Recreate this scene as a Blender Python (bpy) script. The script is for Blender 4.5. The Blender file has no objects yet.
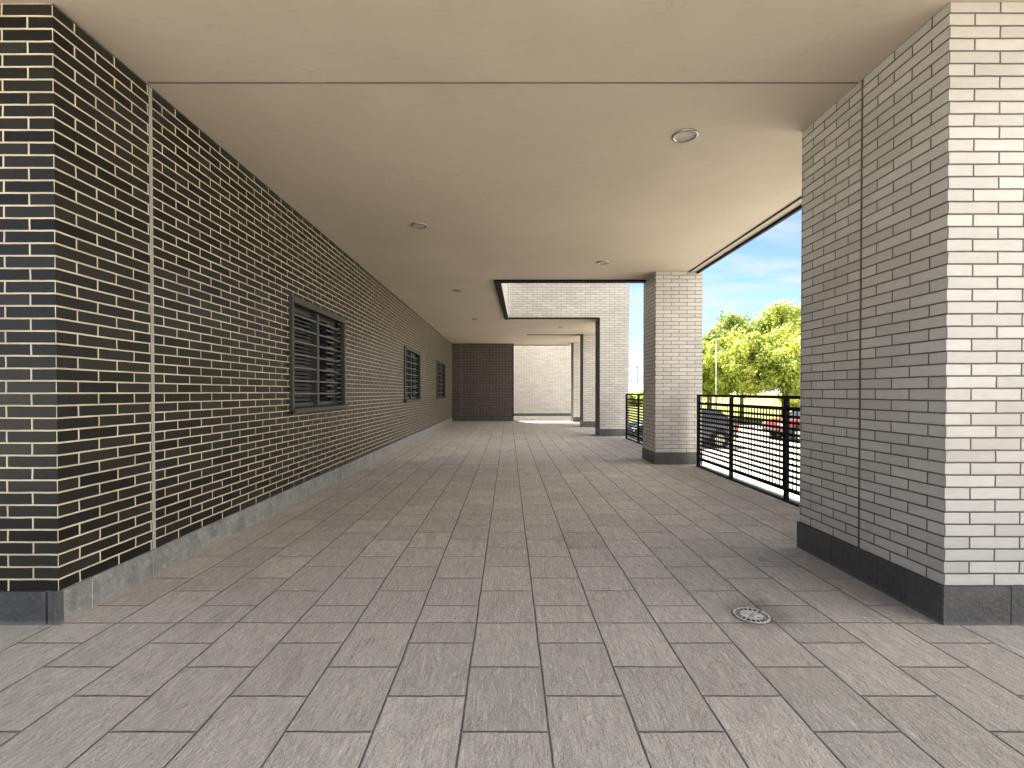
import bpy, bmesh, math, random
from mathutils import Vector, Matrix
R = math.radians
S = bpy.context.scene
COL = S.collection

# ------------------------------------------------------------ camera
cam = bpy.data.cameras.new('camera'); camo = bpy.data.objects.new('camera', cam); COL.objects.link(camo)
cam.sensor_width = 36; cam.lens = 36 * 482 / 1024
cam.shift_x = 3.5 / 1024; cam.shift_y = 13.6 / 1024
cam.clip_end = 3000; cam.clip_start = .05
camo.location = (0, 0, 1.15); camo.rotation_euler = (R(90 - .66), 0, 0)
S.camera = camo

# ------------------------------------------------------------ sky, sun, exposure
SUN_EL, SUN_AZ = 60, -22          # azimuth from +Y towards +X (negative: to the left)
SKY_STR, SUN_STR, EXPO = .05, 4.4, 2.72
w = bpy.data.worlds.new('World'); S.world = w; w.use_nodes = True
nt = w.node_tree; N = nt.nodes; L = nt.links
bg = N['Background']; bg.inputs[1].default_value = SKY_STR
sky = N.new('ShaderNodeTexSky'); sky.sky_type = 'NISHITA'; sky.sun_disc = False
sky.sun_elevation = R(SUN_EL); sky.sun_rotation = R(SUN_AZ); sky.air_density = .52; sky.dust_density = .05; sky.ozone_density = 2.5
tc = N.new('ShaderNodeTexCoord'); sx = N.new('ShaderNodeSeparateXYZ'); L.new(tc.outputs['Generated'], sx.inputs[0])
def wmath(op, a, b=None):
    m = N.new('ShaderNodeMath'); m.operation = op
    for i, v in enumerate((a, b)):
        if v is None: continue
        if isinstance(v, (int, float)): m.inputs[i].default_value = v
        else: L.new(v, m.inputs[i])
    return m.outputs[0]
zz = wmath('ADD', wmath('MAXIMUM', sx.outputs[2], 0), .12)
cx = wmath('DIVIDE', sx.outputs[0], zz); cy = wmath('DIVIDE', sx.outputs[1], zz)
cmb = N.new('ShaderNodeCombineXYZ'); L.new(wmath('MULTIPLY', cx, .55), cmb.inputs[0]); L.new(wmath('MULTIPLY', cy, 1.5), cmb.inputs[1])
mp = N.new('ShaderNodeMapping'); mp.inputs['Rotation'].default_value = (0, 0, R(16)); mp.inputs['Location'].default_value = (5.3, 2.7, 0)
L.new(cmb.outputs[0], mp.inputs[0])
nz = N.new('ShaderNodeTexNoise'); nz.inputs['Scale'].default_value = 1.7; nz.inputs['Detail'].default_value = 6; nz.inputs['Roughness'].default_value = .55; nz.inputs['Distortion'].default_value = .6
L.new(mp.outputs[0], nz.inputs[0])
cr = N.new('ShaderNodeValToRGB'); cr.color_ramp.elements[0].position = .43; cr.color_ramp.elements[0].color = (0, 0, 0, 1)
cr.color_ramp.elements[1].position = .62; cr.color_ramp.elements[1].color = (.8, .8, .8, 1)
L.new(nz.outputs[0], cr.inputs[0])
mx = N.new('ShaderNodeMix'); mx.data_type = 'RGBA'; L.new(cr.outputs[0], mx.inputs[0]); L.new(sky.outputs[0], mx.inputs[6]); mx.inputs[7].default_value = (2.7, 2.95, 3.15, 1)
# added bright cloud on the right (+X), out of view, to light the floor
fill_cloud = wmath('SUBTRACT', sx.outputs[0], wmath('MULTIPLY', wmath('MAXIMUM', sx.outputs[1], 0), .75))
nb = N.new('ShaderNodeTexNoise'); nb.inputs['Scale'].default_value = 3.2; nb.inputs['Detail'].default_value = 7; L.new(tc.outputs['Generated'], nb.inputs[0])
fill_cloud = wmath('ADD', fill_cloud, wmath('MULTIPLY', wmath('SUBTRACT', nb.outputs[0], .5), .7))
mr = N.new('ShaderNodeMapRange'); mr.interpolation_type = 'SMOOTHSTEP'; L.new(fill_cloud, mr.inputs[0]); mr.inputs[1].default_value = .12; mr.inputs[2].default_value = .5
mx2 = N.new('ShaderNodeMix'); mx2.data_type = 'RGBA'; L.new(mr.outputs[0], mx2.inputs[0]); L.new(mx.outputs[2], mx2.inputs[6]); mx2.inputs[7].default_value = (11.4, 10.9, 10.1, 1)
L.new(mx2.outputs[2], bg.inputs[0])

sl = bpy.data.lights.new('sun', 'SUN'); sl.energy = SUN_STR; sl.angle = R(.53); sl.color = (1, .92, .80)
so = bpy.data.objects.new('sun', sl); COL.objects.link(so)
d = Vector((math.sin(R(SUN_AZ)) * math.cos(R(SUN_EL)), math.cos(R(SUN_AZ)) * math.cos(R(SUN_EL)), math.sin(R(SUN_EL))))
so.rotation_euler = d.to_track_quat('Z', 'Y').to_euler(); so.location = (0, 0, 30)
S.view_settings.view_transform = 'Standard'; S.view_settings.look = 'None'; S.view_settings.gamma = 1
S.view_settings.exposure = EXPO
S.render.engine = 'CYCLES'
S.cycles.max_bounces = 10; S.cycles.diffuse_bounces = 7; S.cycles.transparent_max_bounces = 8
S.render.resolution_x, S.render.resolution_y = 1024, 768

# ------------------------------------------------------------ helpers
def obj(name, bm, mats, parent=None, smooth=False):
    me = bpy.data.meshes.new(name)
    bmesh.ops.recalc_face_normals(bm, faces=bm.faces)
    bm.to_mesh(me); bm.free()
    for m in (mats if isinstance(mats, (list, tuple)) else [mats]): me.materials.append(m)
    if smooth:
        for p in me.polygons: p.use_smooth = True
    o = bpy.data.objects.new(name, me); COL.objects.link(o)
    if parent: o.parent = parent
    return o
def tag(o, label, cat, group=None, kind=None):
    if label: o['label'] = label
    if cat: o['category'] = cat
    if group: o['group'] = group
    if kind: o['kind'] = kind
    return o
def struct(o): o['kind'] = 'structure'; return o
def empty(name, loc=(0, 0, 0), rz=0):
    o = bpy.data.objects.new(name, None); COL.objects.link(o); o.location = loc; o.rotation_euler = (0, 0, rz); o.empty_display_size = .1
    return o
def box(bm, x0, x1, y0, y1, z0, z1, bev=0, mi=0):
    r = bmesh.ops.create_cube(bm, size=1)
    vs = r['verts']
    for v in vs:
        v.co = Vector(((x0 + x1) / 2 + v.co.x * (x1 - x0), (y0 + y1) / 2 + v.co.y * (y1 - y0), (z0 + z1) / 2 + v.co.z * (z1 - z0)))
    fs = set(f for v in vs for f in v.link_faces)
    for f in fs: f.material_index = mi
    if bev:
        es = list(set(e for v in vs for e in v.link_edges))
        bmesh.ops.bevel(bm, geom=es, offset=bev, segments=1, affect='EDGES')
    return bm
def B(*a, **k): return box(bmesh.new(), *a, **k)
def prism(bm, pts, z0, z1):
    f = bm.faces.new([bm.verts.new((p[0], p[1], z0)) for p in pts])
    r = bmesh.ops.extrude_face_region(bm, geom=[f])
    for v in r['geom']:
        if isinstance(v, bmesh.types.BMVert): v.co.z = z1
    return bm
def tube(bm, pts, rad, n=8):
    rings = []
    for i, (p, r) in enumerate(zip(pts, rad)):
        p = Vector(p)
        a = Vector(pts[min(i + 1, len(pts) - 1)]) - Vector(pts[max(i - 1, 0)])
        q = a.to_track_quat('Z', 'Y')
        rings.append([bm.verts.new(p + q @ Vector((r * math.cos(2 * math.pi * k / n), r * math.sin(2 * math.pi * k / n), 0))) for k in range(n)])
    for a, b in zip(rings, rings[1:]):
        for k in range(n): bm.faces.new((a[k], a[(k + 1) % n], b[(k + 1) % n], b[k]))
    bm.faces.new(rings[0][::-1]); bm.faces.new(rings[-1])
    return bm
def lathe(bm, prof, n=32, c=(0, 0, 0)):
    rings = [[bm.verts.new((c[0] + r * math.cos(2 * math.pi * k / n), c[1] + r * math.sin(2 * math.pi * k / n), c[2] + z)) for k in range(n)] for r, z in prof]
    for a, b in zip(rings, rings[1:]):
        for k in range(n): bm.faces.new((a[k], a[(k + 1) % n], b[(k + 1) % n], b[k]))
    bm.faces.new(rings[0][::-1]); bm.faces.new(rings[-1])
    return bm

# ------------------------------------------------------------ materials
class M:
    def __init__(s, name):
        s.m = bpy.data.materials.new(name); s.m.use_nodes = True
        s.t = s.m.node_tree; s.n = s.t.nodes; s.l = s.t.links
        s.p = s.n['Principled BSDF']; s.geo = s.n.new('ShaderNodeNewGeometry')
        s.pos = s.geo.outputs['Position']
    def put(s, v, i):
        if isinstance(v, (int, float)): i.default_value = v
        elif isinstance(v, (tuple, list)):
            i.default_value = tuple(v) + ((1,) if len(v) == 3 and len(i.default_value) == 4 else ())
        else: s.l.new(v, i)
    def math(s, op, a, b=None, c=None):
        m = s.n.new('ShaderNodeMath'); m.operation = op
        for k, v in enumerate((a, b, c)):
            if v is not None: s.put(v, m.inputs[k])
        return m.outputs[0]
    def xyz(s, v):
        n = s.n.new('ShaderNodeSeparateXYZ'); s.l.new(v, n.inputs[0]); return n.outputs
    def comb(s, x, y, z=0):
        n = s.n.new('ShaderNodeCombineXYZ')
        for k, v in enumerate((x, y, z)): s.put(v, n.inputs[k])
        return n.outputs[0]
    def scale(s, v, sc, rot=(0, 0, 0)):
        n = s.n.new('ShaderNodeMapping'); s.l.new(v, n.inputs[0]); n.inputs['Scale'].default_value = sc; n.inputs['Rotation'].default_value = rot; return n.outputs[0]
    def noise(s, sc, det=4, rough=.55, vec=None, dist=0):
        n = s.n.new('ShaderNodeTexNoise'); n.inputs['Scale'].default_value = sc; n.inputs['Detail'].default_value = det
        n.inputs['Roughness'].default_value = rough; n.inputs['Distortion'].default_value = dist
        s.l.new(vec if vec is not None else s.pos, n.inputs['Vector']); return n.outputs[0]
    def ramp(s, f, a, b, lo=0., hi=1.):
        n = s.n.new('ShaderNodeMapRange'); n.interpolation_type = 'SMOOTHSTEP'
        s.put(f, n.inputs[0]); n.inputs[1].default_value = a; n.inputs[2].default_value = b; n.inputs[3].default_value = lo; n.inputs[4].default_value = hi
        return n.outputs[0]
    def mix(s, f, a, b, mode='MIX'):
        n = s.n.new('ShaderNodeMix'); n.data_type = 'RGBA'; n.blend_type = mode
        s.put(f, n.inputs[0]); s.put(a, n.inputs[6]); s.put(b, n.inputs[7]); return n.outputs[2]
    def bump(s, h, dist=.01, st=1., nrm=None):
        n = s.n.new('ShaderNodeBump'); n.inputs['Strength'].default_value = st; n.inputs['Distance'].default_value = dist
        s.l.new(h, n.inputs['Height'])
        if nrm: s.l.new(nrm, n.inputs['Normal'])
        return n.outputs[0]
    def done(s, col=None, rough=None, nrm=None, metal=None, spec=None):
        if col is not None: s.put(col, s.p.inputs['Base Color'])
        if rough is not None: s.put(rough, s.p.inputs['Roughness'])
        if nrm is not None: s.l.new(nrm, s.p.inputs['Normal'])
        if metal is not None: s.put(metal, s.p.inputs['Metallic'])
        if spec is not None: s.put(spec, s.p.inputs['Specular IOR Level'])
        return s.m

def plain(name, col, rough=.5, metal=0, var=.12, sc=8, bump=0, bsc=60):
    m = M(name)
    c = m.mix(m.ramp(m.noise(sc), .3, .7), tuple(x * (1 - var) for x in col), tuple(min(1, x * (1 + var)) for x in col))
    return m.done(c, rough, m.bump(m.noise(bsc), bump) if bump else None, metal)

def brick(name, x0, y0, z0, wx, wy, h, c1, c2, mort, rough, mrough=.85, joint=.0055, stain=.1, spec=.5):
    m = M(name)
    P = m.xyz(m.pos); Nn = m.xyz(m.geo.outputs['True Normal'])
    side = m.math('GREATER_THAN', m.math('ABSOLUTE', Nn[0]), .5)
    ux = m.math('DIVIDE', m.math('SUBTRACT', P[0], x0), wx / .25)
    uy = m.math('DIVIDE', m.math('SUBTRACT', P[1], y0), wy / .25)
    u = m.math('ADD', m.math('MULTIPLY', ux, m.math('SUBTRACT', 1, side)), m.math('MULTIPLY', uy, side))
    v = m.math('SUBTRACT', P[2], z0)
    wob = m.math('MULTIPLY', m.math('SUBTRACT', m.noise(9, 2), .5), .0035)
    wob2 = m.math('MULTIPLY', m.math('SUBTRACT', m.noise(2.3, 2, vec=m.scale(m.pos, (3, 3, 9))), .5), .006)
    vec = m.comb(m.math('ADD', u, wob2), m.math('ADD', v, wob))
    def bt(ms, sm):
        b = m.n.new('ShaderNodeTexBrick'); b.offset = .5; b.offset_frequency = 2; b.squash = 1
        b.inputs['Scale'].default_value = 1; b.inputs['Brick Width'].default_value = .25; b.inputs['Row Height'].default_value = h
        b.inputs['Mortar Size'].default_value = ms; b.inputs['Mortar Smooth'].default_value = sm; b.inputs['Bias'].default_value = 0
        b.inputs['Color1'].default_value = (0, 0, 0, 1); b.inputs['Color2'].default_value = (1, 1, 1, 1); b.inputs['Mortar'].default_value = (.5, .5, .5, 1)
        m.l.new(vec, b.inputs['Vector']); return b
    b = bt(joint, .12); b2 = bt(joint + .003, .9)
    fine = m.noise(160, 3); mid = m.noise(14, 4, .6, vec=m.scale(m.pos, (1, 1, 3)))
    col = m.mix(b.outputs['Color'], c1, c2)
    col = m.mix(m.ramp(mid, .3, .75, 0, .28), col, tuple(x * .6 for x in c1))
    mc = m.mix(m.ramp(m.noise(5), .3, .7), mort, tuple(x * .72 for x in mort))
    col = m.mix(b.outputs['Fac'], col, mc)
    chip = m.ramp(m.noise(75, 3, .6), .66, .72, 0, 1)
    col = m.mix(m.math('MULTIPLY', chip, m.math('MULTIPLY', m.ramp(b2.outputs['Fac'], .02, .4, 0, .5), 1)), col, mort)
    col = m.mix(m.ramp(m.noise(1.6, 5, .65), .45, .75, 0, .22), col, tuple(x * .62 for x in c2))
    big = m.ramp(m.noise(.9, 4, .6, vec=m.scale(m.pos, (1, 1, .35))), .5, .85, 0, stain)
    col = m.mix(big, col, tuple(x * .5 for x in mort))
    rg = m.math('ADD', m.math('MULTIPLY', b.outputs['Fac'], mrough - rough), m.math('ADD', rough - .06, m.math('MULTIPLY', mid, .14)))
    hgt = m.math('ADD', m.math('SUBTRACT', 1, b2.outputs['Fac']), m.math('ADD', m.math('MULTIPLY', fine, .08), m.math('MULTIPLY', m.noise(22, 3), .18)))
    hgt = m.math('ADD', hgt, m.math('MULTIPLY', b.outputs['Color'], .12))
    return m.done(col, rg, m.bump(hgt, .004, .9), spec=spec)

DZ = .2216 - .0615 * 4
dark_brick = brick('dark_glazed_brick', -2.23, 2.4975, DZ, .25, .25, .0615, (.009, .0085, .0075), (.029, .027, .023), (.68, .60, .46), .30, joint=.0047, stain=.03, spec=.2)
far_dark_brick = brick('far_dark_brick', .19, 19.0, DZ, .25, .25, .0615, (.036, .026, .024), (.060, .042, .038), (.30, .25, .22), .4, stain=.03)
PZ = .251 - .0611 * 4
WC1, WC2, WM = (.545, .525, .495), (.43, .413, .388), (.13, .105, .09)
white_brick = brick('white_brick', 2.155, 2.475, PZ, .2475, .238, .0611, WC1, WC2, WM, .38, joint=.0042, stain=.05)
white_brick_far = brick('white_brick_colonnade', 2.33, 7.65, PZ, .25, .25, .0611, WC1, WC2, WM, .4, joint=.004, stain=.05)
white_brick_side = brick('white_brick_block', 2.37, 12.5, PZ, .25, .25, .0611, WC1, WC2, WM, .4, joint=.004, stain=.05)

def slate(name, a, b, rough=.45):
    m = M(name)
    n1 = m.noise(6, 6, .65, dist=.8); n2 = m.noise(40, 5, .7)
    c = m.mix(m.ramp(n1, .3, .72), a, b)
    c = m.mix(m.ramp(n2, .52, .72, 0, .5), c, tuple(x * 1.8 for x in b))
    c = m.mix(m.ramp(m.noise(17, 6, .7, dist=1.5), .5, .68, 0, .5), c, tuple(x * .55 for x in a))
    c = m.mix(m.ramp(m.noise(2.2, 5, .7), .55, .7, 0, .3), c, (b[0] * 1.5, b[1] * 1.35, b[2] * 1.15))
    P = m.xyz(m.pos)
    low = m.ramp(m.math('ADD', P[2], m.math('MULTIPLY', n2, .05)), .02, .055, .35, 0)   # dust line along the floor
    c = m.mix(low, c, (.30, .27, .24))
    return m.done(c, m.ramp(n1, .2, .8, rough - .08, rough + .15), m.bump(m.math('ADD', n1, m.math('MULTIPLY', n2, .6)), .010))
slate_lit = slate('slate_skirting_lit', (.15, .152, .152), (.29, .288, .282), .42)  # same slate, lightened to paint in the brighter light on the side face
slate_dark = slate('slate_skirting_dark', (.05, .05, .052), (.085, .083, .082), .42)
grout = plain('grout', (.55, .53, .50), .9)

def tiles():
    m = M('stamped_stone_paving')
    P = m.xyz(m.pos)
    wx = m.math('MULTIPLY', m.math('SUBTRACT', m.noise(3.5, 3), .5), .011)
    wy = m.math('MULTIPLY', m.math('SUBTRACT', m.noise(4.5, 3, vec=m.scale(m.pos, (1, 1, 1), (0, 0, 1.2))), .5), .011)
    x = m.math('ADD', P[0], wx); y = m.math('ADD', P[1], wy)
    W, LN = .2983, .385
    u = m.math('DIVIDE', m.math('SUBTRACT', x, .1358), W); c = m.math('FLOOR', u)
    par = m.math('FLOORED_MODULO', c, 2)
    v = m.math('ADD', m.math('DIVIDE', m.math('SUBTRACT', y, 2.39), LN), m.math('MULTIPLY', m.math('SUBTRACT', 1, par), .5))
    r = m.math('FLOOR', v)
    du = m.math('MULTIPLY', m.math('SUBTRACT', .5, m.math('ABSOLUTE', m.math('SUBTRACT', m.math('FRACT', u), .5))), W)
    dv = m.math('MULTIPLY', m.math('SUBTRACT', .5, m.math('ABSOLUTE', m.math('SUBTRACT', m.math('FRACT', v), .5))), LN)
    zone = 0
    dc = None
    for yc in (-2.4, 2.39, 7.62, 12.45, 19.3):
        a = m.math('ABSOLUTE', m.math('SUBTRACT', y, yc)); dc = a if dc is None else m.math('MINIMUM', dc, a)
        g = m.math('GREATER_THAN', y, yc); zone = g if zone == 0 else m.math('ADD', zone, g)
    dmin = m.math('MINIMUM', m.math('MINIMUM', du, dv), dc)
    joint = m.ramp(dmin, .0008, .0032, 1, 0)
    round_ = m.ramp(dmin, .0005, .007, 0, 1)
    wn = m.n.new('ShaderNodeTexWhiteNoise'); wn.noise_dimensions = '3D'; m.l.new(m.comb(c, r, zone), wn.inputs['Vector'])
    rnd = wn.outputs['Value']; rc = m.xyz(wn.outputs['Color'])
    # each slab has its own patch of slate relief
    off = m.comb(m.math('ADD', P[0], m.math('MULTIPLY', rc[0], 9)), m.math('ADD', P[1], m.math('MULTIPLY', rc[1], 9)), m.math('MULTIPLY', rc[2], 5))
    grain = m.noise(9, 6, .62, vec=m.scale(off, (3.2, 1.0, 1), (0, 0, R(-24))), dist=1.1)
    rough_n = m.noise(75, 5, .7, vec=off)
    ridge = m.math('ABSOLUTE', m.math('SUBTRACT', m.noise(5.5, 5, .6, vec=m.scale(off, (2.2, .9, 1), (0, 0, R(-30))), dist=1.6), .5))
    vein = m.ramp(ridge, 0, .035, 1, 0)
    col = m.mix(rnd, (.40, .372, .335), (.57, .528, .478))
    col = m.mix(m.ramp(rc[1], .5, 1, 0, .4), col, (.50, .455, .42))
    col = m.mix(m.ramp(grain, .38, .62, 0, .6), col, (.37, .36, .335))
    col = m.mix(m.ramp(rough_n, .52, .75, 0, .45), col, (.66, .64, .61))
    col = m.mix(m.ramp(rough_n, .46, .30, 0, .4), col, (.30, .28, .26))
    scr = m.noise(11, 5, .7, vec=m.scale(off, (7.5, .8, 1), (0, 0, R(-28))), dist=.5)
    col = m.mix(m.ramp(scr, .54, .68, 0, .6), col, (.72, .70, .66))
    col = m.mix(m.ramp(scr, .45, .32, 0, .65), col, (.27, .25, .23))
    gr = m.noise(210, 3, .7)
    col = m.mix(m.ramp(gr, .54, .66, 0, .6), col, (.78, .72, .69)); col = m.mix(m.ramp(gr, .46, .34, 0, .65), col, (.25, .235, .22))
    dirt = m.ramp(m.noise(.55, 5, .65), .46, .72, 0, .38)
    col = m.mix(dirt, col, (.40, .36, .315))
    col = m.mix(m.ramp(m.noise(1.7, 6, .7, vec=m.scale(m.pos, (1.6, .5, 1)), dist=.8), .54, .70, 0, .42), col, (.27, .235, .205))
    dd = m.math('SQRT', m.math('ADD', m.math('POWER', m.math('SUBTRACT', P[0], 1.30), 2), m.math('POWER', m.math('SUBTRACT', P[1], 2.50), 2)))
    dd = m.math('ADD', dd, m.math('MULTIPLY', m.math('SUBTRACT', m.noise(7, 4), .5), .22))
    col = m.mix(m.ramp(dd, .08, .24, .6, 0), col, (.17, .145, .12))
    spot = m.ramp(m.noise(30, 2, .5), .74, .79, 0, .5)
    col = m.mix(spot, col, (.09, .08, .07))
    jc = m.mix(m.ramp(m.noise(7, 3), .4, .65), (.07, .064, .058), (.20, .18, .16))
    col = m.mix(m.math('MULTIPLY', joint, .92), col, jc)
    h = m.math('ADD', m.math('MULTIPLY', round_, 1.0), m.math('MULTIPLY', grain, .55))
    h = m.math('ADD', h, m.math('MULTIPLY', rough_n, .5)); h = m.math('ADD', h, m.math('MULTIPLY', scr, .45))
    h = m.math('SUBTRACT', h, m.math('MULTIPLY', vein, .16))
    h = m.math('ADD', h, m.math('MULTIPLY', rnd, .18))
    return m.done(col, m.ramp(grain, .3, .7, .5, .72), m.bump(h, .013, 1.0), spec=.3)
paving = tiles()

def plaster():
    m = M('painted_plaster_soffit')
    a = m.noise(.8, 5, .6); b = m.noise(9, 4, .6, vec=m.scale(m.pos, (1, 3, 1)))
    c = m.mix(m.ramp(a, .3, .72), (.475, .415, .335), (.53, .465, .38))
    c = m.mix(m.ramp(b, .5, .75, 0, .35), c, (.37, .33, .27))
    c = m.mix(m.ramp(m.noise(.35, 3, .5), .5, .56, 0, .12), c, (.52, .44, .36))
    hl = m.math('ABSOLUTE', m.math('SUBTRACT', m.noise(.7, 6, .62, dist=.6), .5))
    c = m.mix(m.math('MULTIPLY', m.ramp(hl, 0, .0022, 1, 0), m.ramp(m.noise(.5, 2), .5, .6, 0, .28)), c, (.22, .18, .14))
    return m.done(c, .8, m.bump(m.math('ADD', b, m.math('MULTIPLY', m.noise(90, 3), .3)), .0012))
soffit = plaster()
black_metal = plain('black_painted_metal', (.007, .007, .007), .6, 0, bump=.0004, bsc=120)
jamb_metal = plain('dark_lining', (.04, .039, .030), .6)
black_metal.node_tree.nodes['Principled BSDF'].inputs['Specular IOR Level'].default_value = .12
grey_metal = plain('grey_window_metal', (.05, .049, .046), .45, .2, var=.08)
slat_metal = plain('dark_slat_metal', (.14, .14, .145), .4, .3)
steel = plain('brushed_steel', (.34, .33, .31), .38, .8, bump=.0004)
drain_metal = plain('worn_drain_metal', (.50, .49, .47), .5, .2, var=.35, sc=40)
mastic_pale = plain('pale_mastic', (.34, .33, .30), .8)
mastic_mid = plain('grey_mastic', (.15, .13, .12), .8)
mastic_dark = plain('dark_mastic', (.10, .08, .065), .8)
dark_void = plain('dark_void', (.006, .006, .006), .9)
white_paint = plain('white_paint', (.78, .76, .72), .55, bump=.0006)
def glass_dark():
    m = M('dark_window_glass'); return m.done((.012, .013, .016), .06)
dglass = glass_dark()

# ------------------------------------------------------------ ground
def grass_mat():
    m = M('sunny_grass'); n = m.noise(.35, 6, .65); n2 = m.noise(6, 4)
    c = m.mix(m.ramp(n, .3, .7), (.16, .19, .035), (.26, .27, .06)); c = m.mix(m.ramp(n2, .5, .8, 0, .5), c, (.30, .26, .10))
    return m.done(c, .9, m.bump(n2, .05))
def concrete_mat():
    m = M('pale_concrete'); n = m.noise(.5, 6, .6); n2 = m.noise(40, 3)
    c = m.mix(m.ramp(n, .3, .7), (.44, .425, .39), (.52, .50, .455)); c = m.mix(m.ramp(n2, .5, .8, 0, .3), c, (.40, .38, .34))
    return m.done(c, .85, m.bump(n2, .004))
grass = grass_mat(); concrete = concrete_mat()
GZ = -1.0
bm = bmesh.new(); bmesh.ops.create_grid(bm, x_segments=8, y_segments=8, size=1200)
for v in bm.verts: v.co.z = GZ - .02
g = struct(obj('ground', bm, grass))
bm = bmesh.new(); f = bm.faces.new([bm.verts.new(p) for p in ((-60, -60, GZ), (60, -60, GZ), (60, 29, GZ), (-60, 29, GZ))])
struct(obj('forecourt', bm, concrete))
bm = bmesh.new()
for k in range(12): box(bm, 4.9 + 2.6 * k, 5.0 + 2.6 * k, 17.0, 22.0, GZ + .004, GZ + .008)
struct(obj('parking_markings', bm, white_paint))
bm = B(-60, 60, 29, 29.25, GZ - .02, GZ + .12, bev=.02); struct(obj('kerb', bm, concrete))

# terrace slab: floor sheet with body
bm = bmesh.new(); prism(bm, [(-9, -7), (9, -7), (9, 2.9), (3.06, 2.9), (3.06, 24), (-9, 24)], GZ + .001, 0)
floor = struct(obj('terrace_floor', bm, paving))

# ------------------------------------------------------------ ceiling
CZ = 3.055
OUT = [(-2.6, .8), (2.849, .8), (2.849, 8.30), (-.13, 8.30), (0.0, 12.53), (3.09, 12.53), (3.09, 19.55), (.19, 19.55), (.19, 19.3), (-2.6, 19.3)]
bm = bmesh.new(); prism(bm, OUT, CZ, CZ + .06)
ceiling = struct(obj('ceiling', bm, soffit))
# edge strip on the open side: thin dark bead, pale strip, dark outer drip
obj('drip_edge', B(2.850, 2.868, .8, 8.295, CZ - .012, CZ - .001), black_metal, ceiling)
obj('edge_strip', B(2.871, 2.975, .8, 8.297, CZ - .002, CZ + .06), soffit, ceiling)
obj('drip_edge', B(2.977, 3.01, .8, 8.296, CZ - .03, CZ + .06), black_metal, ceiling)
# black angle round the roof opening
bm = bmesh.new(); prism(bm, [(-.25, 8.19), (3.06, 8.19), (3.06, 8.31), (-.135, 8.31), (-.0, 12.485), (-.10, 12.485)], CZ - .035, CZ - .002)
obj('opening_trim', bm, black_metal, ceiling)
obj('opening_trim', B(.003, 2.36, 12.478, 12.497, CZ - .02, CZ + .025), black_metal, ceiling)
obj('joint_strip', B(-2.22, 2.89, 2.985, 2.993, CZ - .0035, CZ - .0005), mastic_dark, ceiling)
obj('joint_strip', B(.6, 2.38, 16.0, 16.07, CZ - .012, CZ - .0005), black_metal, ceiling)
obj('opening_trim', B(.19, 2.48, 19.49, 19.553, CZ - .022, CZ - .002), black_metal, ceiling)
obj('joint_strip', B(-2.2, .19, 18.93, 18.99, CZ - .012, CZ - .001), mastic_dark, ceiling)

# ------------------------------------------------------------ building above
UPS = [([(-9, .85), (3.0, .85), (3.0, 8.297), (-9, 8.297)], 1.35),
       ([(-9, 8.3), (-.133, 8.3), (-.004, 12.503), (3.125, 12.503), (3.125, 19.6), (.2, 19.6), (.2, 19.9), (-9, 19.9)], 7.8)]
bld = empty('apartment_building', (0, 0, CZ))
tag(bld, 'white brick upper storeys resting over the covered terrace around the roof opening', 'building')
for UP, hh in UPS:
    bm = bmesh.new(); prism(bm, UP, .062, hh); obj('wall', bm, white_brick_side, bld)
    bm = bmesh.new(); prism(bm, [(x + (.05 if x > 2 else 0), y + (-.05 if y < 1 else 0)) for x, y in UP], hh + .002, hh + .12)
    obj('parapet', bm, grey_metal, bld)
obj('fascia', B(0.0, 3.125, 12.503, 12.528, -.0025, .061), white_brick_side, bld)
bm = B(.003, .02, 12.38, 12.49, .10, 1.5); 
# a pale render return just inside the opening's left edge
obj('rendered_edge', bm, white_paint, bld)

# ------------------------------------------------------------ left dark wall
WX = -2.23; Y0, Y1 = 2.38, 19.0
WINS = [(4.92, 6.50), (10.28, 12.05), (14.9, 16.8)]; WZ0, WZ1 = .965, 2.125
lw = empty('brick_wall', (WX, Y0, 0)); tag(lw, 'long black glazed brick wall with pale mortar and three windows on the left', 'brick wall')
bm = bmesh.new()
def q(bm, *p): return bm.faces.new([bm.verts.new(v) for v in p])
ys = [Y0] + [v for a in WINS for v in a] + [Y1]; zs = [0, WZ0, WZ1, CZ - .004]
for i in range(len(ys) - 1):
    for j in range(3):
        a, b, c, d_ = ys[i], ys[i + 1], zs[j], zs[j + 1]
        if j == 1 and (a, b) in WINS:
            D = WX - .2
            q(bm, (WX, a, c), (D, a, c), (D, a, d_), (WX, a, d_)); q(bm, (WX, b, c), (D, b, c), (D, b, d_), (WX, b, d_))
            q(bm, (WX, a, c), (D, a, c), (D, b, c), (WX, b, c)); q(bm, (WX, a, d_), (D, a, d_), (D, b, d_), (WX, b, d_))
        else: q(bm, (WX, a, c), (WX, b, c), (WX, b, d_), (WX, a, d_))
q(bm, (WX, Y0, 0), (-9, Y0, 0), (-9, Y0, CZ - .004), (WX, Y0, CZ - .004))
q(bm, (-9, Y0, 0), (-9, Y1, 0), (-9, Y1, CZ - .004), (-9, Y0, CZ - .004))
q(bm, (-9, Y0, CZ - .004), (-9, Y1, CZ - .004), (WX, Y1, CZ - .004), (WX, Y0, CZ - .004))
bmesh.ops.remove_doubles(bm, verts=bm.verts, dist=.0001)
me = bpy.data.meshes.new('brickwork'); bm.to_mesh(me); bm.free(); me.materials.append(dark_brick)
o = bpy.data.objects.new('brickwork', me); COL.objects.link(o)
def ch(o, parent):      # keep world place when parented to an Empty that was moved
    o.parent = parent; o.matrix_parent_inverse = Matrix.Translation(parent.location).inverted(); return o
ch(o, lw)
random.seed(3)
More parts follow.
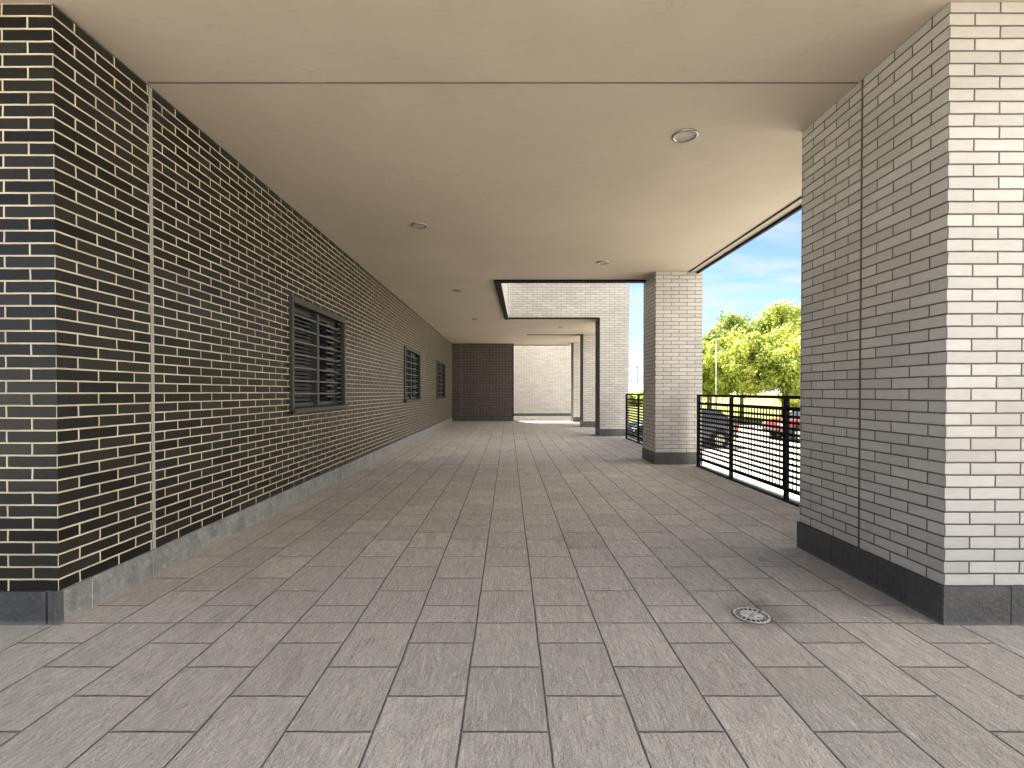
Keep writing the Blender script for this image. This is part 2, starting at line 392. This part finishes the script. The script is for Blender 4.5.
def skirting(par, segs, mat, h, nm='skirting'):
    """segs: list of boxes (x0,x1,y0,y1)"""
    bm = bmesh.new()
    for s in segs: box(bm, s[0], s[1], s[2], s[3], -.01, h + random.uniform(-.002, .002), bev=.0015)
    return ch(obj(nm, bm, mat), par)
segs = []; y = Y0 + .010; L_ = [.17, .44, .17, .17, .42, .42]; i = 0
while y < Y1 - .05:
    l = L_[i] if i < len(L_) else random.choice((.42, .42, .40, .3)); e = min(y + l, Y1)
    segs.append((WX - .01, WX + .016 + random.uniform(-.0015, .0015), y, e - .0075)); y = e; i += 1
skirting(lw, segs, slate_lit, .163)
segs = [(WX - .045, WX - .019, Y0 - .014, Y0 + .008), (WX - .016, WX + .0165, Y0 - .0155, Y0 + .008)]; x = WX - .052
while x > -8.9:
    segs.append((x - .40, x - .004, Y0 - .016, Y0 + .01)); x -= .40
skirting(lw, segs, slate_dark, .166)
ch(obj('grout_line', B(WX - .005, WX + .011, Y0, Y1, 0, .158), grout), lw)
ch(obj('expansion_joint', B(WX - .01, WX + .0025, 3.008, 3.034, .164, CZ - .005), mastic_pale), lw)

bm = bmesh.new(); y = Y0
while y < Y1 - .3:
    e = min(y + random.uniform(.15, .5), Y1); box(bm, WX - .005, WX + .003, y, e, CZ - .004 - random.uniform(.003, .010), CZ - .0042); y = e
ch(obj('shadow_strip', bm, mastic_dark), lw)  # dark strip put in for the shadow line where wall meets ceiling
def window(y0, y1, first):
    cy = (y0 + y1) / 2
    wn = empty('window', (0, 0, 0)); wn.parent = lw; wn.location = (0, cy - Y0, 0)
    h = (y1 - y0) / 2
    def add(nm, bm, mat, par=wn):
        return obj(nm, bm, mat, par)
    bm = bmesh.new(); t = .032
    box(bm, -.02, .035, -h - .01, -h + t, WZ0, WZ1 + .01, .003); box(bm, -.02, .035, h - t, h + .01, WZ0, WZ1 + .01, .003)
    box(bm, -.02, .038, -h + t, h - t, WZ1 - .055, WZ1 + .01, .003); box(bm, -.15, -.06, -h, h, WZ0, WZ0 + .07, .003)
    box(bm, -.15, -.02, -.03, .03, WZ0 + .02, WZ1 - .05, .003)
    box(bm, -.15, -.08, -h, -h + .06, WZ0, WZ1); box(bm, -.15, -.08, h - .06, h, WZ0, WZ1); box(bm, -.15, -.08, -h, h, WZ1 - .1, WZ1 - .002)
    add('frame', bm, grey_metal)
    bm = bmesh.new()   # sloping sill
    P = [(-.10, WZ0 + .035), (.06, WZ0 + .012), (.06, WZ0 - .03), (.045, WZ0 - .045), (.045, WZ0 - .01), (-.10, WZ0 + .0)]
    n = len(P); a = [bm.verts.new((p[0], -h - .02, p[1])) for p in P]; b = [bm.verts.new((p[0], h + .02, p[1])) for p in P]
    bm.faces.new(a); bm.faces.new(b[::-1])
    for k in range(n): bm.faces.new((a[k], a[(k + 1) % n], b[(k + 1) % n], b[k]))
    add('sill', bm, grey_metal)
    add('pane', B(-.175, -.165, -h, h, WZ0, WZ1), dglass)
    bm = bmesh.new()   # shutter of close slats on the near half
    z = WZ0 + .10
    while z < WZ1 - .09:
        c = Vector((-.10, 0, z)); 
        r = bmesh.ops.create_cube(bm, size=1)
        for v in r['verts']:
            p = Vector((v.co.x * .035, 0, v.co.z * .008)); p.rotate(Matrix.Rotation(R(38), 3, 'Y'))
            v.co = Vector((c.x + p.x, (-h + .06 + -.03) / 2 + v.co.y * (h - .1), c.z + p.z))
        z += .042
    add('slatted_shutter', bm, slat_metal)
    bm = bmesh.new()   # security bars across both halves
    z = WZ0 + .16
    while z < WZ1 - .08:
        box(bm, -.055, -.03, -h + t, h - t, z, z + .016); z += .14
    add('security_bar', bm, slat_metal)
    bm = bmesh.new(); z = WZ0 + .12     # stub slats by the far jamb
    while z < WZ1 - .09:
        box(bm, -.10, -.075, h - .36, h - .12, z, z + .018); z += .07
    add('shutter_guide', bm, slat_metal)
    return wn
for i, (a, b) in enumerate(WINS):
    wn = window(a, b, i == 0)
    wn['label'] = ['widest looking dark window nearest the wall corner', 'middle dark barred window of the long wall', 'far dark barred window near the end wall'][i]

# ------------------------------------------------------------ white pillars
def pillar(x0, x1, y0, y1, mat, label, joint=None, sk=slate_dark, sh=.19, lining=False, group='white brick pillars along the open side'):
    p = empty('brick_pillar', (x0, y0, 0)); tag(p, label, 'pillar', group)
    ch(obj('brickwork', B(x0, x1, y0, y1, 0, CZ - .003), mat), p)
    s = []; x = x0 - .012
    while x < x1:
        e = min(x + .335, x1 + .012); s.append((x, e - .004, y0 - .013, y0 + .01)); s.append((x, e - .004, y1 - .01, y1 + .013)); x = e
    y = y0 + .012
    while y < y1 - .02:
        e = min(y + .40, y1 - .012); s.append((x0 - .013, x0 + .01, y, e - .003)); s.append((x1 - .01, x1 + .013, y, e - .003)); y = e
    skirting(p, s, sk, sh)
    ch(obj('grout_line', B(x0 - .008, x1 + .008, y0 - .008, y1 + .008, 0, sh - .006), grout), p)
    if joint:
        ch(obj('expansion_joint', B(x0 - .0025, x0 + .01, joint - .0065, joint + .0065, sh, CZ - .005), mastic_dark), p)
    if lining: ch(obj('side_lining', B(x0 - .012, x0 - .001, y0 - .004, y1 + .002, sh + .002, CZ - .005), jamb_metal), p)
    return p
pillar(2.155, 4.6, 2.375, 3.56, white_brick, 'big white brick pillar at the right edge with shaded side and a vertical joint', joint=2.955)
pillar(2.33, 3.075, 7.65, 8.34, white_brick_far, 'freestanding white brick pillar between the two railings')
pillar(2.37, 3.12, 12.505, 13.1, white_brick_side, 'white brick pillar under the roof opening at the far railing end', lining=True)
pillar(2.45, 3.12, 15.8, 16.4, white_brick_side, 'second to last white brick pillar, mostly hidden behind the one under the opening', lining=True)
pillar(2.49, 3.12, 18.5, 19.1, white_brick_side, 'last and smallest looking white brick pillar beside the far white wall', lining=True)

# end walls
ew = empty('brick_wall', (-2.2, 19.0, 0)); tag(ew, 'dark brown brick end wall closing the left half of the passage', 'brick wall')
ch(obj('brickwork', B(-2.228, .19, 19.0, 19.52, 0, CZ - .003), far_dark_brick), ew)
ch(obj('skirting', B(-2.21, .19, 18.985, 19.01, 0, .17, bev=.002), slate_dark), ew)
ch(obj('expansion_joint', B(-1.875, -1.84, 18.992, 19.01, .171, CZ - .005), mastic_mid), ew)
ch(obj('corner_trim', B(.175, .205, 18.98, 19.525, .02, CZ - .006), black_metal), ew)
fw = empty('brick_wall', (0, 23.1, 0)); tag(fw, 'bright white brick wall at the far end beyond the dark wall', 'brick wall')
ch(obj('brickwork', B(-9, 3.6, 23.1, 23.4, 0, 7.4), white_brick_side), fw)
ch(obj('skirting', B(-9, 3.6, 23.085, 23.11, 0, .13, bev=.002), slate_dark), fw)

# ------------------------------------------------------------ railings
def railing(posts, yend0, yend1, label):
    FX = 2.93
    r = empty('metal_railing', (FX, yend0, 0)); tag(r, label, 'railing', 'black metal railings between the pillars')
    bm = B(-.022, .022, 0, yend1 - yend0, 1.078, 1.114, bev=.003); obj('top_rail', bm, black_metal, r)
    obj('base_rail', B(-.03, .03, 0, yend1 - yend0, .004, .02), black_metal, r)
    for p in posts: obj('post', B(-.024, .020, p - yend0 - .021, p - yend0 + .021, .02, 1.077, bev=.003), black_metal, r)
    edges = [yend0] + list(posts) + [yend1]; edges = sorted(set(edges))
    for a, b in zip(edges, edges[1:]):
        if b - a < .2: continue
        bm = bmesh.new(); a_ = a - yend0 + .024; b_ = b - yend0 - .024
        box(bm, -.008, .024, a_, b_, .955, .995); box(bm, -.008, .024, a_, b_, .105, .145)
        k = 1; z = .145 + .0623
        while z < .94: box(bm, .002, .012, a_, b_, z - .0142, z + .0142); z += .0623
        n = int((b_ - a_) / .065); st = (b_ - a_) / n
        for k in range(1, n): box(bm, .012, .017, a_ + k * st - .009, a_ + k * st + .009, .145, .955)
        obj('grille_panel', bm, black_metal, r)
    return r
railing([3.85, 5.07, 6.33, 7.42], 3.565, 7.45, 'black metal grille railing between the big right pillar and the freestanding pillar')
railing([8.5, 9.68, 10.85, 11.95], 8.36, 11.98, 'black metal grille railing behind the freestanding pillar, ending at the roof opening pillar')

# ------------------------------------------------------------ ceiling fittings
def downlight():
    r = empty('downlight')
    bm = bmesh.new(); n = 36
    prof = [(.094, 0), (.094, -.006), (.090, -.012), (.076, -.012), (.072, -.004)]
    rings = [[bm.verts.new((a * math.cos(2 * math.pi * k / n), a * math.sin(2 * math.pi * k / n), z)) for k in range(n)] for a, z in prof]
    for a, b in zip(rings, rings[1:]):
        for k in range(n): bm.faces.new((a[k], a[(k + 1) % n], b[(k + 1) % n], b[k]))
    obj('trim_ring', bm, steel, r, smooth=True)
    bm = bmesh.new(); lathe(bm, [(.0755, -.003), (.0755, -.006), (.066, -.0045), (.03, -.0035), (.001, -.003)], 36)
    obj('lens', bm, lens_m, r, smooth=True)
    return r
lens_m = plain('frosted_lens', (.42, .39, .34), .25)
def copy_tree(o, parent=None):
    c = o.copy(); COL.objects.link(c); c.parent = parent
    for k in o.children: copy_tree(k, c)
    return c
spots = [(1.31, 3.6, 'nearest and largest looking recessed downlight in the ceiling on the right'),
         (-1.015, 5.53, 'nearest recessed downlight of the left ceiling row'),
         (1.39, 7.1, 'recessed downlight just before the roof opening, near the freestanding pillar'),
         (-.96, 9.05, 'recessed downlight left of the roof opening'),
         (-.87, 12.65, 'recessed downlight beyond the far left corner of the roof opening'),
         (1.55, 14.2, 'recessed downlight under the ceiling strip beyond the roof opening')]
d0 = downlight()
for i, (x, y, lb) in enumerate(spots):
    o = d0 if i == 0 else copy_tree(d0)
    o.location = (x, y, CZ - .0005); tag(o, lb, 'downlight', 'recessed downlights in the ceiling')
for x, y, r_, lb in [(-1.2, 2.94, .095, 'flat painted blanking plate by the ceiling joint near the front'),
                     (.37, 7.05, .08, 'flat painted blanking plate mid ceiling before the roof opening'),
                     (-.35, 7.15, .06, 'small painted blanking plate left of the one in mid ceiling'),
                     (-.57, 14.9, .07, 'small painted blanking plate on the far ceiling')]:
    bm = bmesh.new(); lathe(bm, [(r_, 0), (r_, -.0008), (r_ - .003, -.0015), (.002, -.0015)], 32)
    o = obj('blanking_plate', bm, soffit); o.location = (x, y, CZ - .0005); tag(o, lb, 'ceiling plate', 'blanking plates on the ceiling')

# ------------------------------------------------------------ floor drain
dr = empty('floor_drain', (1.25, 2.465, .001)); tag(dr, 'round steel drain grate set in the paving near the right pillar', 'drain')
bm = bmesh.new(); lathe(bm, [(.108, -.003), (.108, .0005), (.001, .0005)], 40); obj('collar', bm, mastic_dark, dr)
bm = bmesh.new(); lathe(bm, [(.097, .001), (.097, .0022), (.001, .0022)], 40); obj('pit', bm, dark_void, dr)
bm = bmesh.new(); n = 48
for ra, rb in ((.088, .100), (.020, .060)):
    pr = [(ra, .002), (ra, .007), (rb, .007), (rb, .001)]
    rg = [[bm.verts.new((a * math.cos(2 * math.pi * k / n), a * math.sin(2 * math.pi * k / n), z)) for k in range(n)] for a, z in pr]
    for a, b in zip(rg, rg[1:]):
        for k in range(n): bm.faces.new((a[k], a[(k + 1) % n], b[(k + 1) % n], b[k]))
for k in range(18):
    a = 2 * math.pi * k / 18; r = bmesh.ops.create_cube(bm, size=1)
    for v in r['verts']:
        p = Vector((.074 + v.co.x * .036, v.co.y * .0065, .0045 + v.co.z * .0045)); p.rotate(Matrix.Rotation(a, 3, 'Z')); v.co = p
for k in range(6):
    a = 2 * math.pi * k / 6; r = bmesh.ops.create_cube(bm, size=1)
    for v in r['verts']:
        p = Vector((.015 + v.co.x * .034, v.co.y * .008, .0045 + v.co.z * .004)); p.rotate(Matrix.Rotation(a, 3, 'Z')); v.co = p
obj('grate', bm, drain_metal, dr); dr.scale = (.88, .88, .6)

# ------------------------------------------------------------ cars beyond the railing
def paint(name, col):
    m = M(name); m.p.inputs['Coat Weight'].default_value = .8; m.p.inputs['Coat Roughness'].default_value = .05
    return m.done(m.mix(m.ramp(m.noise(2), .3, .7), col, tuple(x * .85 for x in col)), .35, metal=.2)
rubber = plain('tyre_rubber', (.02, .02, .02), .8); glass_m = plain('car_glass', (.02, .025, .03), .05)
lamp_r = plain('red_lamp', (.4, .01, .01), .15); lamp_w = plain('clear_lamp', (.7, .7, .7), .1)
def car(label, loc, rz, col, name, estate=0):
    r = empty('parked_car', loc, rz); tag(r, label, 'car', 'cars parked beyond the railing')
    pm = paint(name, col)
    # stations along length: x, half width, sill z, belt z
    st = [(-2.05, .62, .42, .62), (-1.98, .76, .30, .80), (-1.6, .84, .22, .90), (-.6, .87, .20, .92), (.6, .87, .20, .93), (1.2, .86, .20, .92), (1.75, .83, .24, .93 if estate else .90), (2.0, .76, .32, .86), (2.06, .64, .42, .66)]
    if not estate: pass
    bm = bmesh.new(); rings = []
    for x, hw, zs, zb in st:
        sec = [(-hw * .9, zs), (-hw, zs + .14), (-hw * 1.0, (zs + zb) / 2 + .05), (-hw * .95, zb), (-hw * .6, zb + .03), (hw * .6, zb + .03), (hw * .95, zb), (hw, (zs + zb) / 2 + .05), (hw, zs + .14), (hw * .9, zs)]
        rings.append([bm.verts.new((x, a, b)) for a, b in sec])
    for a, b in zip(rings, rings[1:]):
        for k in range(10): bm.faces.new((a[k], a[(k + 1) % 10], b[(k + 1) % 10], b[k]))
    bm.faces.new(rings[0]); bm.faces.new(rings[-1][::-1])
    obj('body', bm, pm, r, smooth=True)
    # glasshouse
    top = [(-.35, 1.40), (.35, 1.46), (1.35, 1.42)]; bot = [(-1.1, .92), (.4, .94), (1.9, .93)]
    bm = bmesh.new(); rows = []
    for (bx, bz), (tx, tz) in zip(bot, top):
        rows.append([bm.verts.new(v) for v in ((bx, -.81, bz), (tx, -.62, tz), (tx, .62, tz), (bx, .81, bz))])
    for a, b in zip(rows, rows[1:]):
        for k in range(3): bm.faces.new((a[k], a[k + 1], b[k + 1], b[k]))
    bm.faces.new(rows[0]); bm.faces.new(rows[-1][::-1]); obj('window_glass', bm, glass_m, r)
    bm = bmesh.new()
    box(bm, -.33, 1.34, -.60, .60, 1.425, 1.475, .02)
    for s in (-1, 1):
        for (a, b) in (((-1.1, .93), (-.35, 1.43)), ((.4, .94), (.42, 1.45)), ((1.88, .93), (1.35, 1.43))):
            tube(bm, [(a[0], s * .815, a[1]), (b[0], s * .62, b[1])], [.035, .03], 6)
    obj('roof', bm, pm, r)
    for x in (-1.28, 1.27):
        for s in (-1, 1):
            wh = empty('wheel'); wh.parent = r; wh.location = (x, s * .80, .31)
            bm = bmesh.new(); lathe(bm, [(.20, -.10), (.29, -.10), (.31, -.07), (.31, .07), (.29, .10), (.20, .10)], 28); bmesh.ops.rotate(bm, verts=bm.verts, matrix=Matrix.Rotation(R(90), 3, 'X')); obj('tyre', bm, rubber, wh, smooth=False)
            bm = bmesh.new(); lathe(bm, [(.20, -.104), (.06, -.11), (.05, -.11), (.05, .11), (.06, .11), (.20, .104)], 10); bmesh.ops.rotate(bm, verts=bm.verts, matrix=Matrix.Rotation(R(90), 3, 'X')); obj('rim', bm, steel, wh)
            bm = bmesh.new(); lathe(bm, [(.38, -.06), (.38, .06)], 28); bmesh.ops.rotate(bm, verts=bm.verts, matrix=Matrix.Rotation(R(90), 3, 'X')); bmesh.ops.translate(bm, verts=bm.verts, vec=(x, s * .815, .34)); obj('wheel_arch', bm, rubber, r)
    for s in (-1, 1):
        obj('headlight', B(-2.02, -1.86, s * .62 - .14, s * .62 + .14, .62, .76, .02), lamp_w, r)
        obj('tail_light', B(1.92, 2.05, s * .66 - .10, s * .66 + .10, .64, .88, .02), lamp_r, r)
        obj('wing_mirror', B(-.75, -.58, s * .95 - .09, s * .95 + .09, .95, 1.08, .03), pm, r)
    obj('bumper', B(-2.10, -1.95, -.66, .66, .34, .50, .03), rubber, r); obj('bumper', B(1.98, 2.11, -.66, .66, .34, .50, .03), rubber, r)
    for x in (-.35, .42): 
        obj('door_seam', B(x, x + .012, -.878, .878, .32, .90), rubber, r)
    return r
car('dark blue grey parked car seen through the railing beside the freestanding pillar', (6.85, 19.4, GZ), R(0), (.035, .04, .06), 'dark_blue_paint')
car('red parked car seen through the railing beside the big right pillar', (13.9, 21.8, GZ), R(0), (.26, .012, .012), 'red_paint')

# ------------------------------------------------------------ lamp posts
def lamp_post(loc, h, col, label, rr=.05):
    r = empty('lamp_post', loc); tag(r, label, 'lamp post')
    bm = bmesh.new(); tube(bm, [(0, 0, 0), (0, 0, .8), (0, 0, .82), (0, 0, h)], [rr * 1.7, rr * 1.6, rr, rr * .7], 10); obj('pole', bm, col, r, smooth=True)
    bm = bmesh.new(); box(bm, -.16, .16, -.1, .1, h - .02, h + .05, .02); obj('lamp_head', bm, grey_metal, r)
pole_m = plain('pale_galvanised_metal', (.55, .56, .55), .5, .2)
lamp_post((13.0, 30.2, GZ), 5.6, pole_m, 'slender pale lamp post standing in front of the trees', .022)
lamp_post((21.3, 80, GZ), 6.3, grey_metal, 'taller looking distant grey lamp post seen between pillars', .16)
lamp_post((22.9, 90, GZ), 4.3, grey_metal, 'shorter looking distant grey lamp post seen between pillars', .12)

# ------------------------------------------------------------ trees
def leaf_mat(name, a, b, tr=.45):
    m = M(name); oi = m.n.new('ShaderNodeObjectInfo')
    n = m.noise(1.1, 4); n2 = m.noise(7, 2)
    c = m.mix(m.ramp(n, .3, .7), a, b); c = m.mix(m.ramp(n2, .45, .75, 0, .6), c, tuple(x * 1.35 for x in b))
    m.done(c, .5)
    t = m.n.new('ShaderNodeBsdfTranslucent'); m.l.new(c, t.inputs[0])
    mxs = m.n.new('ShaderNodeMixShader'); mxs.inputs[0].default_value = tr
    m.l.new(m.p.outputs[0], mxs.inputs[1]); m.l.new(t.outputs[0], mxs.inputs[2])
    m.l.new(mxs.outputs[0], m.n['Material Output'].inputs[0])
    return m.m
leaf_y = leaf_mat('yellow_green_leaves', (.30, .38, .06), (.46, .50, .10), .5)
leaf_g = leaf_mat('fresh_green_leaves', (.18, .25, .055), (.32, .38, .09), .5)
bark = plain('grey_bark', (.10, .08, .06), .9, bump=.02, bsc=20)
def tree_mesh(seed, h, rad, base, leaf, nclump=110, nleaf=190, ls=.115):
    rnd = random.Random(seed)
    r = empty('broadleaf_tree')
    bm = bmesh.new(); lean = rnd.uniform(-.2, .2)
    tube(bm, [(0, 0, -.1), (lean * .3, 0, base), (lean, .1, h * .55), (lean, .1, h * .85)], [.11, .085, .055, .02], 8)
    cz = (base + h) / 2; rz = (h - base) / 2
    cl = []
    for k in range(nclump):
        while True:
            p = Vector((rnd.uniform(-1, 1), rnd.uniform(-1, 1), rnd.uniform(-1, 1)))
            if .35 < p.length < 1: break
        wgt = 1 - .35 * max(0, p.z) ** 2 * 0
        c = Vector((p.x * rad * (1.05 - .25 * p.z), p.y * rad * (1.05 - .25 * p.z), cz + p.z * rz)); cl.append((c, rnd.uniform(.38, .75) * rad * .42))
        if k % 4 == 0:
            a = Vector((lean * .6, .05, base + rnd.uniform(.1, .5) * (c.z - base)))
            tube(bm, [a, (a + c) / 2 + Vector((0, 0, -.15)), c], [.05, .035, .012], 5)
    obj('trunk', bm, bark, r, smooth=True)
    verts = []; faces = []
    for c, cr_ in cl:
        for j in range(nleaf):
            d = Vector((rnd.gauss(0, 1), rnd.gauss(0, 1), rnd.gauss(0, .8)))
            d = d.normalized() * cr_ * rnd.random() ** .45 * (1.25 if rnd.random() < .12 else 1)
            p = c + d; s = ls * rnd.uniform(.6, 1.25)
            nrm = (d.normalized() + Vector((rnd.uniform(-.9, .9), rnd.uniform(-.9, .9), rnd.uniform(-.4, 1.0)))).normalized()
            t = nrm.orthogonal().normalized(); t.rotate(Matrix.Rotation(rnd.uniform(0, 6.28), 3, nrm)); b = nrm.cross(t)
            i = len(verts); verts += [p - t * s, p - b * s * .55 + nrm * s * .15, p + t * s, p + b * s * .55 + nrm * s * .15]
            faces.append((i, i + 1, i + 2, i + 3))
    me = bpy.data.meshes.new('crown'); me.from_pydata(verts, [], faces); me.materials.append(leaf)
    o = bpy.data.objects.new('crown', me); COL.objects.link(o); o.parent = r
    return r
protos = [tree_mesh(1, 8.2, 2.6, 2.3, leaf_g), tree_mesh(2, 8.4, 2.7, 2.2, leaf_y), tree_mesh(3, 5.6, 2.1, 2.0, leaf_y), tree_mesh(4, 6.2, 1.9, 1.9, leaf_g)]
used = [False] * 4
TR = [ # proto, px x at depth Y -> X, scale, label
 (3, 15.9, 37, 1.12, 'leftmost small tree of the row beside the lamp post'),
 (0, 18.9, 39, 1.08, 'tall darker green rounded tree left of the gap in the tree tops'),
 (1, 21.6, 38, 1.06, 'tall yellow green tree with the highest top in the row'),
 (2, 16.4, 34, 1.12, 'low yellow green tree just right of the lamp post'),
 (2, 19.0, 33, 1.12, 'low bright yellow green tree in front of the tall darker one'),
 (2, 14.9, 36, 1.0, 'smallest yellow green tree behind the freestanding pillar'),
 (0, 24.6, 40, .93, 'tall green tree partly cut off by the big right pillar'),
 (2, 21.3, 34, 1.1, 'low yellow green tree in front of the tallest one'),
 (3, 17.2, 41, 1.05, 'green tree filling in behind the lamp post'),
 (1, 28.0, 39, .95, 'yellow green tree hidden behind the big right pillar'),
 (2, 23.6, 33.5, 1.0, 'low yellow green tree hiding beside the big right pillar'),
]
random.seed(11)
for p, x, y, s, lb in TR:
    o = protos[p] if not used[p] else copy_tree(protos[p]); used[p] = True
    o.location = (x, y, GZ - .02); o.rotation_euler = (0, 0, random.uniform(0, 6.28)); o.scale = (s, s, s)
    tag(o, lb, 'tree', 'trees beyond the forecourt')
# far low bushes seen between the pillars
def bush_mesh(seed):
    rnd = random.Random(seed); verts = []; faces = []
    for k in range(40):
        a = rnd.uniform(0, 6.28); rr = rnd.uniform(0, 1.7); c = Vector((rr * math.cos(a), rr * math.sin(a), rnd.uniform(.3, 2.2 - rr * .6)))
        for j in range(50):
            d = Vector((rnd.gauss(0, 1), rnd.gauss(0, 1), rnd.gauss(0, 1))).normalized() * rnd.uniform(.1, .55); p = c + d; s = .14
            t = d.orthogonal().normalized(); b = d.normalized().cross(t); i = len(verts)
            verts += [p - t * s, p - b * s, p + t * s, p + b * s]; faces.append((i, i + 1, i + 2, i + 3))
    r = empty('bush'); me = bpy.data.meshes.new('foliage'); me.from_pydata(verts, [], faces); me.materials.append(leaf_y)
    o = bpy.data.objects.new('foliage', me); COL.objects.link(o); o.parent = r
    bm = bmesh.new(); tube(bm, [(0, 0, -.1), (.1, 0, 1.2)], [.08, .03], 6); obj('stem', bm, bark, r)
    return r
bp = bush_mesh(5)
for i, (x, y, s, lb) in enumerate([(18.3, 72, 1.0, 'round yellow green bush seen between the far pillars, left one'), (21.5, 74, 1.3, 'taller yellow green bush seen between the far pillars, at the lamp post foot'),
        (24.5, 76, .9, 'low yellow green bush right of the distant lamp posts'), (36, 60, 1.5, 'large yellow green bush far off behind the tree row')]):
    o = bp if i == 0 else copy_tree(bp); o.location = (x, y, GZ); o.scale = (s, s, s * .9); o.rotation_euler.z = i * 1.3
    tag(o, lb, 'bush', 'far bushes on the grass')
